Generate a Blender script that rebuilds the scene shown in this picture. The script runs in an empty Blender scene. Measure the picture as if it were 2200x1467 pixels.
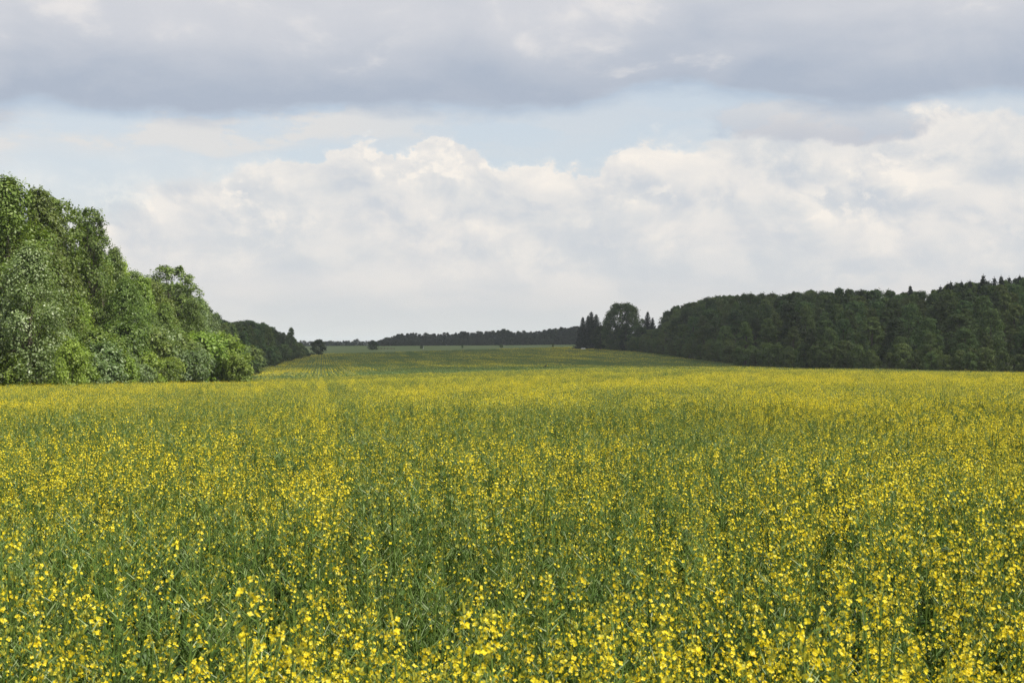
import bpy, math
import numpy as np
from mathutils import Vector, Matrix

scene = bpy.context.scene
COL = scene.collection

# ---------------------------------------------------------------- camera
FPX, CX, HY = 3055.0, 1100.0, 745.0          # focal length in photo pixels, centre column, eye-level row
EYE = 1.9
CANOPY = 1.05                                # height of the crop
cam = bpy.data.cameras.new('camera')
cam.sensor_width = 36.0
cam.lens = 36.0 * FPX / 2200.0
cam.clip_start, cam.clip_end = 0.1, 30000.0
cam.dof.use_dof = True
cam.dof.focus_distance = 14.0
cam.dof.aperture_fstop = 13.0
cam_ob = bpy.data.objects.new('camera', cam)
cam_ob.location = (0, 0, EYE)
cam_ob.rotation_euler = (math.radians(90) + math.atan((HY - 733.5) / FPX), 0, 0)
COL.objects.link(cam_ob)
scene.camera = cam_ob

# ---------------------------------------------------------------- exposure
vs = scene.view_settings
vs.view_transform, vs.look = 'Standard', 'None'
vs.exposure, vs.gamma, vs.use_curve_mapping = 0.5, 1.0, False
scene.cycles.use_denoising = True
scene.cycles.denoiser = 'OPENIMAGEDENOISE'
scene.cycles.denoising_input_passes = 'RGB_ALBEDO_NORMAL'
scene.cycles.denoising_prefilter = 'NONE'
scene.cycles.max_bounces = 8
scene.cycles.diffuse_bounces = 3
scene.cycles.transmission_bounces = 4
scene.cycles.transparent_max_bounces = 8
scene.cycles.volume_bounces = 6
scene.cycles.sample_clamp_indirect = 4.0

# ---------------------------------------------------------------- sun
SUN_AZ, SUN_EL = math.radians(124), math.radians(53)
SUN_DIR = Vector((math.sin(SUN_AZ) * math.cos(SUN_EL), math.cos(SUN_AZ) * math.cos(SUN_EL), math.sin(SUN_EL)))
sun = bpy.data.lights.new('sun', 'SUN')
sun.energy, sun.angle, sun.color = 4.8, math.radians(0.53), (1.0, 0.95, 0.86)
sun_ob = bpy.data.objects.new('sun', sun)
sun_ob.rotation_euler = (-SUN_DIR).to_track_quat('-Z', 'Y').to_euler()
COL.objects.link(sun_ob)

# ---------------------------------------------------------------- sky
world = bpy.data.worlds.new('World')
scene.world = world
world.use_nodes = True
WT = world.node_tree
WT.nodes.clear()


class S:
    """a scalar node socket with arithmetic"""
    def __init__(s, t, sock): s.t, s.k = t, sock
    def _m(s, op, *o, clamp=False):
        n = s.t.nodes.new('ShaderNodeMath'); n.operation = op; n.use_clamp = clamp
        for i, a in enumerate((s,) + o):
            if isinstance(a, S): s.t.links.new(a.k, n.inputs[i])
            else: n.inputs[i].default_value = a
        return S(s.t, n.outputs[0])
    def __add__(s, o): return s._m('ADD', o)
    __radd__ = __add__
    def __sub__(s, o): return s._m('SUBTRACT', o)
    def __mul__(s, o): return s._m('MULTIPLY', o)
    __rmul__ = __mul__
    def __truediv__(s, o): return s._m('DIVIDE', o)
    def max(s, o): return s._m('MAXIMUM', o)
    def min(s, o): return s._m('MINIMUM', o)
    def clamp(s): return s._m('ADD', 0.0, clamp=True)
    def step(s, a, b, lo=0.0, hi=1.0, kind='SMOOTHSTEP'):
        n = s.t.nodes.new('ShaderNodeMapRange'); n.interpolation_type = kind; n.clamp = True
        s.t.links.new(s.k, n.inputs[0])
        for i, v in ((1, a), (2, b), (3, lo), (4, hi)):
            if isinstance(v, S): s.t.links.new(v.k, n.inputs[i])
            else: n.inputs[i].default_value = v
        return S(s.t, n.outputs[0])


def vec(t, x, y, z):
    n = t.nodes.new('ShaderNodeCombineXYZ')
    for i, a in enumerate((x, y, z)):
        if isinstance(a, S): t.links.new(a.k, n.inputs[i])
        else: n.inputs[i].default_value = a
    return n.outputs[0]


def noise(t, v, scale, detail=6.0, rough=0.55, dist=0.0, lac=2.0):
    n = t.nodes.new('ShaderNodeTexNoise')
    n.inputs['Scale'].default_value = scale; n.inputs['Detail'].default_value = detail
    n.inputs['Roughness'].default_value = rough; n.inputs['Distortion'].default_value = dist
    n.inputs['Lacunarity'].default_value = lac
    if v is not None: t.links.new(v, n.inputs['Vector'])
    return S(t, n.outputs[0])


def mixc(t, f, a, b):
    n = t.nodes.new('ShaderNodeMix'); n.data_type = 'RGBA'
    if isinstance(f, S): t.links.new(f.k, n.inputs[0])
    else: n.inputs[0].default_value = f
    for i, c in ((6, a), (7, b)):
        if isinstance(c, tuple): n.inputs[i].default_value = (*c, 1.0) if len(c) == 3 else c
        else: t.links.new(c, n.inputs[i])
    return n.outputs[2]


def curve(t, f, pts):
    n = t.nodes.new('ShaderNodeFloatCurve')
    c = n.mapping.curves[0]
    while len(c.points) > 2: c.points.remove(c.points[1])
    c.points[0].location = pts[0]; c.points[1].location = pts[-1]
    for p in pts[1:-1]: c.points.new(*p)
    n.mapping.update()
    t.links.new(f.k, n.inputs['Value'])
    return S(t, n.outputs[0])


def srgb(r, g, b):
    f = lambda c: (c / 255 / 12.92) if c / 255 <= 0.04045 else ((c / 255 + 0.055) / 1.055) ** 2.4
    return (f(r), f(g), f(b))


AZ0, AZ1 = -0.5, 0.5


def az_of(px): return math.atan((px - CX) / FPX)
def el_of(px, py): return math.atan((HY - py) / FPX * math.cos(az_of(px)))


def sky_curve(t, az, pts):
    f = az.step(AZ0, AZ1, 0, 1, 'LINEAR')
    return curve(t, f, [((az_of(x) - AZ0) / (AZ1 - AZ0) if 0 < i < len(pts) - 1 else (0.0 if i == 0 else 1.0),
                         el_of(x, y) * 2.0) for i, (x, y) in enumerate(pts)]) * 0.5


def build_sky(t):
    geo = t.nodes.new('ShaderNodeTexCoord')
    sep = t.nodes.new('ShaderNodeSeparateXYZ')
    t.links.new(geo.outputs['Generated'], sep.inputs[0])
    x, y, z = (S(t, sep.outputs[i]) for i in range(3))
    az = x._m('ARCTAN2', y)
    el = z._m('ARCSINE')
    p = vec(t, az, el * 1.55, 0.0)                       # cloud coordinates, flattened towards the horizon
    warp = noise(t, p, 9.0, 3.0, 0.5)
    # ---- sunlit cumulus bank
    top = sky_curve(t, az, [(-500, 380), (0, 400), (200, 392), (300, 366), (420, 350), (600, 338), (690, 330), (740, 303),
                            (790, 303), (830, 322), (880, 304), (970, 293), (1010, 320), (1060, 343), (1180, 344),
                            (1250, 362), (1320, 330), (1400, 302), (1550, 284), (1620, 235), (1690, 214), (1800, 235),
                            (1960, 240), (2010, 215), (2090, 203), (2250, 205), (2700, 250)])
    e1 = noise(t, p, 26.0, 7.0, 0.58, 0.25)
    e2 = noise(t, p, 62.0, 8.0, 0.62, 0.1)
    soft = az.step(-0.30, -0.14, 0.040, 0.0042) + az.step(0.07, 0.16, 0.0, 0.010)
    db = top - el + (e1 - 0.5) * 0.050 + (e2 - 0.5) * 0.022
    mb = db.step(soft * -0.9, soft, 0.0, 1.0)
    # billow shading: density difference towards the light gives lit and shaded flanks
    ps = vec(t, az + (warp - 0.5) * 0.035, el * 1.45 + (warp - 0.5) * 0.03, 0.0)
    po = vec(t, az + 0.009 + (warp - 0.5) * 0.035, el * 1.45 + 0.017 + (warp - 0.5) * 0.03, 0.0)
    a1 = noise(t, ps, 17.0, 10.0, 0.57, 0.25)
    a2 = noise(t, po, 17.0, 10.0, 0.57, 0.25)
    lit = (a1 - a2).step(-0.03, 0.15, 0.0, 1.0)
    big = noise(t, vec(t, az * 0.9, el * 2.3, 4.0), 11.0, 4.0, 0.5)
    patch = big.step(0.36, 0.64)
    rim = db.step(0.0, 0.030, 1.0, 0.0)
    low = el.step(0.02, 0.11)                            # the far end of the bank sinks into pale air
    b1 = noise(t, vec(t, az + (warp - 0.5) * 0.02, el * 1.3, 1.0), 42.0, 9.0, 0.6, 0.2)
    b2 = noise(t, vec(t, az + 0.004 + (warp - 0.5) * 0.02, el * 1.3 + 0.007, 1.0), 42.0, 9.0, 0.6, 0.2)
    fine = (b1 - b2).step(-0.02, 0.16, 0.0, 1.0) * patch * low
    h = (lit * 0.80 + fine * 0.75) * (0.35 + patch * 0.65) * (0.25 + low * 0.75) + rim * 0.45 * low
    shade = (a1 - a2).step(-0.17, 0.02, 1.0, 0.0)
    ctex = noise(t, vec(t, az, el * 3.2, 2.0), 9.0, 5.0, 0.5)
    col = mixc(t, ctex.step(0.35, 0.66), srgb(215, 218, 221), srgb(230, 228, 226))
    col = mixc(t, shade * low * 0.85, col, srgb(203, 209, 217))
    col = mixc(t, h.clamp() * 0.95, col, srgb(250, 243, 234))
    col = mixc(t, el.step(-0.02, 0.055, 1.0, 0.0) * 0.85, col, srgb(215, 215, 214))
    # ---- thin veil in the blue gap
    v = noise(t, vec(t, az * 0.6, el * 3.5, 7.0), 14.0, 6.0, 0.55).step(0.47, 0.74) * 0.8
    v = v.max(az.step(-0.34, -0.12, 0.76, 0.66)).max(el.step(0.0, 0.17, 0.96, 0.66))
    # ---- low grey roll hanging in front of the bank on one side
    rollt = (az - az_of(1775)) / 0.083
    rolle = (el - el_of(1775, 258)) / 0.0175
    rr = rollt * rollt + rolle * rolle + (e1 - 0.5) * 2.6
    mr = rr.step(0.55, 1.15, 0.85, 0.0)
    rcol = mixc(t, (el - el_of(1775, 262)).step(-0.014, 0.016) * 0.9 + (e1 - 0.5) * 0.5, srgb(193, 197, 207), srgb(222, 220, 219))
    # ---- great dark cloud overhead with a flat base
    edge = sky_curve(t, az, [(-500, 262), (0, 262), (60, 240), (200, 244), (330, 254), (450, 260), (580, 250), (700, 238), (950, 242),
                             (1180, 240), (1300, 222), (1390, 192), (1480, 190), (1560, 208), (1650, 212), (1760, 240),
                             (1900, 236), (1980, 222), (2070, 205), (2200, 205), (2700, 235)])
    dt = el - edge + (noise(t, vec(t, az * 0.8, el * 2.2, 3.0), 22.0, 8.0, 0.58, 0.2) - 0.5) * 0.024
    wt = az.step(-0.36, -0.28, 0.018, 0.0095)
    mt = dt.step(wt * -0.8, wt, 0.0, 1.0)
    tl = noise(t, vec(t, az * 0.8, el * 1.7, 9.0), 10.0, 8.0, 0.54, 0.3)
    k = dt.step(0.004, 0.075) * 0.85 + (tl - 0.5) * 1.5
    tcol = mixc(t, k.clamp(), srgb(175, 185, 201), srgb(215, 216, 221))
    tcol = mixc(t, (tl - 0.5 + dt * 1.6 + az.step(-0.36, -0.22, 0.07, 0.0)).step(0.14, 0.27) * 0.9, tcol, srgb(232, 229, 228))
    # pale tatters just under the base
    tat = ((dt + 0.036).step(0.0, 0.020) * noise(t, vec(t, az * 0.8, el * 2.2, 5.3), 13.0, 8.0, 0.6).step(az.step(-0.2, 0.0, 0.37, 0.45), az.step(-0.2, 0.0, 0.52, 0.55))
           * az.step(-0.16, 0.16, 1.0, 0.35))
    # ---- broken cloud over the rest of the sky
    zz = z.max(0.06)
    pl = vec(t, x / zz, y / zz, 0.0)
    br = noise(t, pl, 0.85, 6.0, 0.5, 0.2)
    brk = br.step(0.44, 0.56)
    brc = mixc(t, br.step(0.46, 0.70), srgb(238, 234, 230), srgb(176, 184, 198))
    over = el.step(0.27, 0.48)
    # ---- put the layers together
    sky = t.nodes.new('ShaderNodeTexSky')
    sky.sky_type = 'NISHITA'; sky.sun_disc = False
    sky.sun_elevation, sky.sun_rotation = SUN_EL, SUN_AZ
    sky.altitude, sky.air_density, sky.dust_density, sky.ozone_density = 150.0, 1.0, 1.6, 1.0
    bg_sky = t.nodes.new('ShaderNodeBackground'); bg_sky.inputs[1].default_value = SKY_STRENGTH
    t.links.new(sky.outputs[0], bg_sky.inputs[0])
    c = mixc(t, mb, srgb(217, 222, 226), col)
    cover = v.max(mb)
    cover = cover.max(tat * 0.9); c = mixc(t, tat * 0.9 * mb._m('MULTIPLY_ADD', -1.0, 1.0), c, srgb(229, 225, 221))
    cover = cover.max(mr); c = mixc(t, mr, c, rcol)
    cover = cover.max(mt); c = mixc(t, mt, c, tcol)
    c = mixc(t, over, c, brc)
    cover = cover * over._m('MULTIPLY_ADD', -1.0, 1.0) + over * brk
    bg_c = t.nodes.new('ShaderNodeBackground'); bg_c.inputs[1].default_value = 0.7071
    t.links.new(c, bg_c.inputs[0])
    mix = t.nodes.new('ShaderNodeMixShader')
    t.links.new(cover.clamp().k, mix.inputs[0])
    t.links.new(bg_sky.outputs[0], mix.inputs[1]); t.links.new(bg_c.outputs[0], mix.inputs[2])
    out = t.nodes.new('ShaderNodeOutputWorld')
    t.links.new(mix.outputs[0], out.inputs[0])


SKY_STRENGTH = 0.106
build_sky(WT)
world.cycles.sampling_method = 'MANUAL'
world.cycles.sample_map_resolution = 512

# ---------------------------------------------------------------- helpers
def lerp(a, b, t): return a + (b - a) * t


def tag(o, label=None, cat=None, group=None, kind=None):
    if label: o['label'] = label
    if cat: o['category'] = cat
    if group: o['group'] = group
    if kind: o['kind'] = kind
    return o


def link(name, data, parent=None, loc=(0, 0, 0)):
    o = bpy.data.objects.new(name, data)
    COL.objects.link(o)
    o.location = loc
    if parent: o.parent = parent
    return o


def poly_mesh(name, V, F, mats, mi=None, rnd=None, smooth=False):
    me = bpy.data.meshes.new(name)
    me.from_pydata([tuple(v) for v in V], [], [tuple(f) for f in F])
    for m in mats: me.materials.append(m)
    if mi is not None: me.polygons.foreach_set('material_index', np.asarray(mi, np.int32))
    if rnd is not None:
        a = me.attributes.new('rnd', 'FLOAT', 'FACE'); a.data.foreach_set('value', np.asarray(rnd, np.float32))
    if smooth: me.polygons.foreach_set('use_smooth', np.ones(len(F), bool))
    me.update()
    return me


def quad_mesh(name, Q, mats, mi=None, rnd=None):
    """Q: (N,4,3) loose quads"""
    n = len(Q)
    me = bpy.data.meshes.new(name)
    me.vertices.add(n * 4); me.loops.add(n * 4); me.polygons.add(n)
    me.vertices.foreach_set('co', np.ascontiguousarray(Q, np.float32).ravel())
    me.loops.foreach_set('vertex_index', np.arange(n * 4, dtype=np.int32))
    me.polygons.foreach_set('loop_start', np.arange(0, n * 4, 4, dtype=np.int32))
    for m in mats: me.materials.append(m)
    if mi is not None: me.polygons.foreach_set('material_index', np.asarray(mi, np.int32))
    a = me.attributes.new('rnd', 'FLOAT', 'FACE')
    a.data.foreach_set('value', np.asarray(rnd if rnd is not None else np.random.default_rng(n).random(n), np.float32))
    me.update()
    return me


def unit(v): return v / np.maximum(np.linalg.norm(v, axis=-1, keepdims=True), 1e-9)


def leaf_quads(rng, C, Nrm, L, W):
    """rhombic leaves at C with normals Nrm, half length L, half width W"""
    r = rng.normal(size=C.shape)
    t1 = unit(np.cross(Nrm, r)); t2 = unit(np.cross(Nrm, t1))
    L = np.asarray(L).reshape(-1, 1); W = np.asarray(W).reshape(-1, 1)
    return np.stack([C - t1 * L, C + t2 * W, C + t1 * L, C - t2 * W], 1)


def tube(P, R, n=6, cap=False):
    """tapered tube through points P with radii R -> verts, quads"""
    P = [Vector(p) for p in P]
    V, F = [], []
    for i, p in enumerate(P):
        d = (P[min(i + 1, len(P) - 1)] - P[max(i - 1, 0)]).normalized()
        a = d.orthogonal().normalized(); b = d.cross(a)
        for k in range(n):
            w = 2 * math.pi * k / n
            V.append(p + (a * math.cos(w) + b * math.sin(w)) * R[i])
    for i in range(len(P) - 1):
        for k in range(n):
            F.append((i * n + k, i * n + (k + 1) % n, (i + 1) * n + (k + 1) % n, (i + 1) * n + k))
    if cap:
        F.append(tuple(range(n))[::-1]); F.append(tuple(range((len(P) - 1) * n, len(P) * n)))
    return V, F


class MB:
    def __init__(s): s.V, s.F = [], []
    def add(s, V, F):
        o = len(s.V); s.V += list(V); s.F += [tuple(i + o for i in f) for f in F]
        return s
    def box(s, c, d):
        V = [(c[0] + sx * d[0] / 2, c[1] + sy * d[1] / 2, c[2] + sz * d[2] / 2) for sz in (-1, 1) for sy in (-1, 1) for sx in (-1, 1)]
        return s.add(V, [(0, 2, 3, 1), (4, 5, 7, 6), (0, 1, 5, 4), (2, 6, 7, 3), (0, 4, 6, 2), (1, 3, 7, 5)])
    def mesh(s, name, mat, smooth=False): return poly_mesh(name, s.V, s.F, [mat], smooth=smooth)


# value noise in world coordinates, vectorised
def vnoise(x, y, s, seed=0):
    x = np.asarray(x, float) / s + 71.3 * seed; y = np.asarray(y, float) / s - 37.7 * seed
    xi, yi = np.floor(x).astype(np.int64), np.floor(y).astype(np.int64)
    fx, fy = x - xi, y - yi
    fx, fy = fx * fx * (3 - 2 * fx), fy * fy * (3 - 2 * fy)
    def h(a, b):
        n = (a * 374761393 + b * 668265263 + seed * 1274126177) & 0xffffffff
        n = ((n ^ (n >> 13)) * 1274126177) & 0xffffffff
        return ((n ^ (n >> 16)) & 0xffff) / 65535.0
    return lerp(lerp(h(xi, yi), h(xi + 1, yi), fx), lerp(h(xi, yi + 1), h(xi + 1, yi + 1), fx), fy)


# ---------------------------------------------------------------- lie of the land
_D = np.array([3.5, 10, 25, 50, 80, 110, 160, 220, 300, 370, 420, 520, 640, 800, 1000, 1300, 2000, 4000, 9000], float)
_T = {  # bearing (x/y) : apparent row of the crop's top along that bearing
    -.45: [1487, 1005, 870, 831, 823, 824, 824, 820, 814, 810, 806, 798, 788, 774, 762, 754, 749, 746, 745],
    -.36: [1487, 1005, 870, 830, 822, 823, 823, 819, 812, 808, 803, 795, 785, 770, 760, 752, 748, 746, 745],
    -.187: [1487, 1005, 869, 831, 818.5, 818, 818, 814, 803, 793, 788, 778, 768, 757, 748, 744, 743, 744, 745],
    -.13: [1487, 1005, 868, 830, 817, 815, 814, 808, 797, 788, 783, 774, 764, 753, 745.5, 742, 742, 744, 745],
    0: [1487, 1005, 860, 826, 812, 806, 800, 794, 788, 783.5, 780, 771, 760, 747.5, 742, 739.5, 741, 744, 745],
    .06: [1487, 1005, 855, 822, 808, 801, 793, 787, 786.5, 786, 782, 771, 758, 745, 740.5, 738, 740, 744, 745],
    .13: [1487, 1005, 853, 817, 804, 798, 792, 788.5, 788, 788, 786, 772, 757, 744, 741, 739, 741, 744, 745],
    .165: [1487, 1005, 852, 815, 802, 796, 791, 788, 788, 788.5, 787, 764, 752, 742, 740, 739, 741, 744, 745],
    .2: [1487, 1005, 851, 814, 801.5, 797, 793, 791, 792, 792, 778, 753, 745, 741, 740, 740, 742, 744, 745],
    .36: [1487, 1005, 850, 812, 801, 798, 798, 800, 798, 770, 748, 725, 720, 725, 735, 740, 743, 744, 745],
    .5: [1487, 1005, 850, 812, 801, 798, 798, 798, 790, 765, 748, 725, 720, 725, 735, 740, 743, 744, 745],
}
_U = np.array(sorted(_T))
_LD = np.linspace(math.log(3.5), math.log(9000), 240)
_G = np.array([np.interp(_LD, np.log(_D), _T[u]) for u in _U])
_UF = np.linspace(-.5, .5, 201)
_GF = np.array([np.interp(_UF, _U, _G[:, j]) for j in range(_G.shape[1])]).T           # (u, d)
_kern = np.exp(-np.linspace(-2, 2, 9) ** 2); _kern /= _kern.sum()
_GF = np.apply_along_axis(lambda r: np.convolve(np.pad(r, 4, 'edge'), _kern, 'valid'), 1, _GF)
_GF = np.apply_along_axis(lambda r: np.convolve(np.pad(r, 4, 'edge'), _kern, 'valid'), 0, _GF)
_ZF = -(_GF - HY) / FPX * np.exp(_LD)[None, :]
_ZF = np.where(np.exp(_LD)[None, :] < 9, -(EYE - CANOPY), _ZF)


def canopy_z(x, y):
    x = np.asarray(x, float); y = np.asarray(y, float)
    d = np.maximum(y, 3.5)
    u = np.clip(x / d, -.499, .499); l = np.clip((np.log(d) - _LD[0]) / (_LD[1] - _LD[0]), 0, len(_LD) - 1.001)
    uf = (u + .5) / (_UF[1] - _UF[0])
    i, j = np.minimum(uf.astype(int), len(_UF) - 2), l.astype(int)
    a, b = uf - i, l - j
    z = (_ZF[i, j] * (1 - a) * (1 - b) + _ZF[i + 1, j] * a * (1 - b) + _ZF[i, j + 1] * (1 - a) * b + _ZF[i + 1, j + 1] * a * b)
    return np.where(y < 3.5, -(EYE - CANOPY), z) + EYE


def ground_z(x, y): return canopy_z(x, y) - CANOPY
def gz(x, y): return float(ground_z(x, y))
def X_at(px, d): return (px - CX) / FPX * d
def Z_at(py, d): return EYE + (HY - py) / FPX * d


# edges of the crop: wood on either side and the meadow beyond
_LY = np.array([-50, 60, 105, 150, 190, 240, 300, 400, 560, 720, 1500])
_LX = np.array([-44, -41, -38.5, -36.5, -35.0, -45, -55, -71, -88, -100, -180])
_RY = np.array([-50, 200, 280, 330, 370, 420, 520, 640, 800, 1000])
_RX = np.array([118, 108, 101, 81, 73, 69, 68, 63, 40, 40])
def left_edge(y): return np.interp(y, _LY, _LX)
def right_edge(y): return np.interp(y, _RY, _RX)
def far_edge(x): return np.interp(x, [-110, 36, 60], [690, 850, 860])


# ---------------------------------------------------------------- materials
def new_mat(name):
    m = bpy.data.materials.new(name); m.use_nodes = True
    m.node_tree.nodes.clear()
    return m, m.node_tree


def attr(t, name='rnd'):
    n = t.nodes.new('ShaderNodeAttribute'); n.attribute_name = name
    return S(t, n.outputs['Fac'])


def ramp(t, f, stops):
    n = t.nodes.new('ShaderNodeValToRGB')
    while len(n.color_ramp.elements) < len(stops): n.color_ramp.elements.new(0.5)
    for e, (p, c) in zip(n.color_ramp.elements, stops): e.position = p; e.color = (*c, 1)
    t.links.new(f.k, n.inputs[0])
    return n.outputs[0]


def leaf_mat(name, stops, trans=0.3, gloss=0.25, rough=0.45, objvar=0.35, tcol=(1.15, 1.2, 0.5)):
    """thin leaf: diffuse + light through the blade + a little sheen; every leaf and every plant a shade of its own"""
    m, t = new_mat(name)
    r = attr(t)
    oi = t.nodes.new('ShaderNodeObjectInfo')
    orr = S(t, oi.outputs['Random'])
    c = ramp(t, r, stops)
    hsv = t.nodes.new('ShaderNodeHueSaturation')
    t.links.new(c, hsv.inputs['Color'])
    t.links.new((orr * (objvar * 1.2) + (1 - objvar * 0.6)).k, hsv.inputs['Value'])
    t.links.new((orr._m('MULTIPLY', 7.31)._m('FRACT') * 0.03 * min(1.0, objvar / 0.35) + (0.5 - 0.026 * min(1.0, objvar / 0.35))).k, hsv.inputs['Hue'])
    b = t.nodes.new('ShaderNodeBsdfPrincipled')
    t.links.new(hsv.outputs[0], b.inputs['Base Color'])
    b.inputs['Roughness'].default_value = rough
    b.inputs['Specular IOR Level'].default_value = gloss
    out = t.nodes.new('ShaderNodeOutputMaterial')
    if trans <= 0:
        t.links.new(b.outputs[0], out.inputs[0]); return m
    tr = t.nodes.new('ShaderNodeBsdfTranslucent')
    mul = t.nodes.new('ShaderNodeMix'); mul.data_type = 'RGBA'; mul.blend_type = 'MULTIPLY'; mul.inputs[0].default_value = 1
    t.links.new(hsv.outputs[0], mul.inputs[6]); mul.inputs[7].default_value = (*tcol, 1)
    t.links.new(mul.outputs[2], tr.inputs[0])
    mx = t.nodes.new('ShaderNodeMixShader'); mx.inputs[0].default_value = trans
    t.links.new(b.outputs[0], mx.inputs[1]); t.links.new(tr.outputs[0], mx.inputs[2])
    t.links.new(mx.outputs[0], out.inputs[0])
    return m


def plain_mat(name, col, rough=0.7, var=0.25, scale=3.0, spec=0.3):
    m, t = new_mat(name)
    tc = t.nodes.new('ShaderNodeTexCoord')
    n = noise(t, tc.outputs['Object'], scale, 5.0, 0.6)
    c = mixc(t, n.step(0.3, 0.7), tuple(v * (1 - var) for v in col), tuple(min(1, v * (1 + var)) for v in col))
    b = t.nodes.new('ShaderNodeBsdfPrincipled')
    t.links.new(c, b.inputs['Base Color'])
    b.inputs['Roughness'].default_value = rough; b.inputs['Specular IOR Level'].default_value = spec
    out = t.nodes.new('ShaderNodeOutputMaterial'); t.links.new(b.outputs[0], out.inputs[0])
    return m


def ground_mat(name, c1, c2, c3, scale):
    m, t = new_mat(name)
    tc = t.nodes.new('ShaderNodeTexCoord')
    mp = t.nodes.new('ShaderNodeMapping'); mp.inputs['Scale'].default_value = (1, 0.35, 1)
    t.links.new(tc.outputs['Object'], mp.inputs[0])
    n1 = noise(t, mp.outputs[0], scale, 6.0, 0.6); n2 = noise(t, mp.outputs[0], scale * 14, 5.0, 0.65)
    c = mixc(t, n1.step(0.35, 0.65), c1, c2)
    c = mixc(t, n2.step(0.45, 0.75) * 0.7, c, c3)
    b = t.nodes.new('ShaderNodeBsdfPrincipled')
    t.links.new(c, b.inputs['Base Color']); b.inputs['Roughness'].default_value = 0.9; b.inputs['Specular IOR Level'].default_value = 0.1
    bp = t.nodes.new('ShaderNodeBump'); bp.inputs['Strength'].default_value = 0.6; bp.inputs['Distance'].default_value = 0.1
    t.links.new(n2.k, bp.inputs['Height']); t.links.new(bp.outputs[0], b.inputs['Normal'])
    out = t.nodes.new('ShaderNodeOutputMaterial'); t.links.new(b.outputs[0], out.inputs[0])
    return m


M = {}
M['soil'] = ground_mat('soil', (0.045, 0.060, 0.020), (0.060, 0.075, 0.022), (0.085, 0.070, 0.040), 0.3)
M['meadow'] = ground_mat('meadow', (0.105, 0.145, 0.042), (0.135, 0.165, 0.055), (0.075, 0.112, 0.032), 0.02)

# ---------------------------------------------------------------- ground sheet, out to the horizon
def sheet(name, xs, ys, zf, mat, keep=None):
    Xg, Yg = np.meshgrid(xs, ys)
    Zg = zf(Xg, Yg)
    V = np.stack([Xg, Yg, Zg], -1).reshape(-1, 3)
    nx, ny = len(xs), len(ys)
    i = np.arange(nx * ny).reshape(ny, nx)
    F = np.stack([i[:-1, :-1], i[:-1, 1:], i[1:, 1:], i[1:, :-1]], -1).reshape(-1, 4)
    if keep is not None:
        c = V[F].mean(1); F = F[keep(c[:, 0], c[:, 1])]
    return poly_mesh(name, V.tolist(), F.tolist(), [mat], smooth=True)


_xs = np.unique(np.concatenate([-np.geomspace(1, 5200, 80), [0], np.geomspace(1, 5200, 80)]))
_ys = np.concatenate([-np.geomspace(3000, 4, 16), [0], np.geomspace(3.5, 8800, 190)])
tag(link('ground', sheet('ground', _xs, _ys, ground_z, M['soil'])), kind='structure')
_gx, _gy = np.meshgrid(_xs, _ys); _gmin, _gmax = ground_z(_gx, _gy).min(), ground_z(_gx, _gy).max()
print('ground range', _gmin, _gmax)
_xs = np.unique(np.concatenate([np.linspace(-260, 200, 140), np.linspace(-1500, -260, 40), np.linspace(200, 900, 30)]))
_ys = np.concatenate([np.linspace(660, 1000, 90), np.geomspace(1005, 3000, 50)])
tag(link('meadow', sheet('meadow', _xs, _ys, lambda x, y: ground_z(x, y) + 0.45, M['meadow'],
                         lambda x, y: (y > far_edge(x) + 1) & (x < 160 + 0 * y))), kind='structure')

# ---------------------------------------------------------------- the rapeseed crop
ROW = -0.134                                   # the drill rows run slightly across the line of sight
M['stem'] = leaf_mat('rapeseed_stem', [(0, (0.054, 0.104, 0.017)), (0.6, (0.108, 0.176, 0.034)), (0.88, (0.17, 0.235, 0.078)), (1, (0.31, 0.37, 0.20))], 0.08, 0.25, 0.5, 0.2)
M['rleaf'] = leaf_mat('rapeseed_leaf', [(0, (0.033, 0.077, 0.012)), (0.85, (0.068, 0.138, 0.024)), (1, (0.13, 0.20, 0.09))], 0.30, 0.35, 0.45, 0.2)
M['petal'] = leaf_mat('rapeseed_petal', [(0, (0.77, 0.58, 0.014)), (0.3, (0.83, 0.69, 0.020)), (0.8, (0.86, 0.745, 0.035)), (1, (0.85, 0.78, 0.16))], 0.38, 0.2, 0.5, 0.10, (1.05, 1.0, 0.6))
M['bud'] = leaf_mat('rapeseed_bud', [(0, (0.15, 0.20, 0.03)), (1, (0.42, 0.40, 0.04))], 0.15, 0.3, 0.5, 0.15)
FIELD_MATS = [M['stem'], M['rleaf'], M['petal'], M['bud']]


def blade(p, d, L, w, up=(0, 0, 1)):
    """a flat strip quad from p along d"""
    d = np.asarray(d, float); s = np.cross(d, up); n = np.linalg.norm(s)
    s = s / n if n > 1e-6 else np.array([1.0, 0, 0])
    q = p + d * L
    return [p - s * w, p + s * w, q + s * w * 0.5, q - s * w * 0.5]


def flower(rng, p, axis, r):
    """four petals in a cross round axis"""
    axis = axis / np.linalg.norm(axis)
    a = np.cross(axis, rng.normal(size=3)); a /= np.linalg.norm(a); b = np.cross(axis, a)
    Q = []
    lift = rng.uniform(0.25, 0.7)
    for k in range(4):
        w = math.pi / 2 * k
        o = a * math.cos(w) + b * math.sin(w); s = -a * math.sin(w) + b * math.cos(w)
        c = p + axis * r * 0.1
        m = c + o * r * 0.62 + axis * r * lift * 0.8
        e = c + o * r * 1.02 + axis * r * lift * 0.75
        Q.append([c, m + s * r * 0.46, e, m - s * r * 0.46])
    return Q


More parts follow.
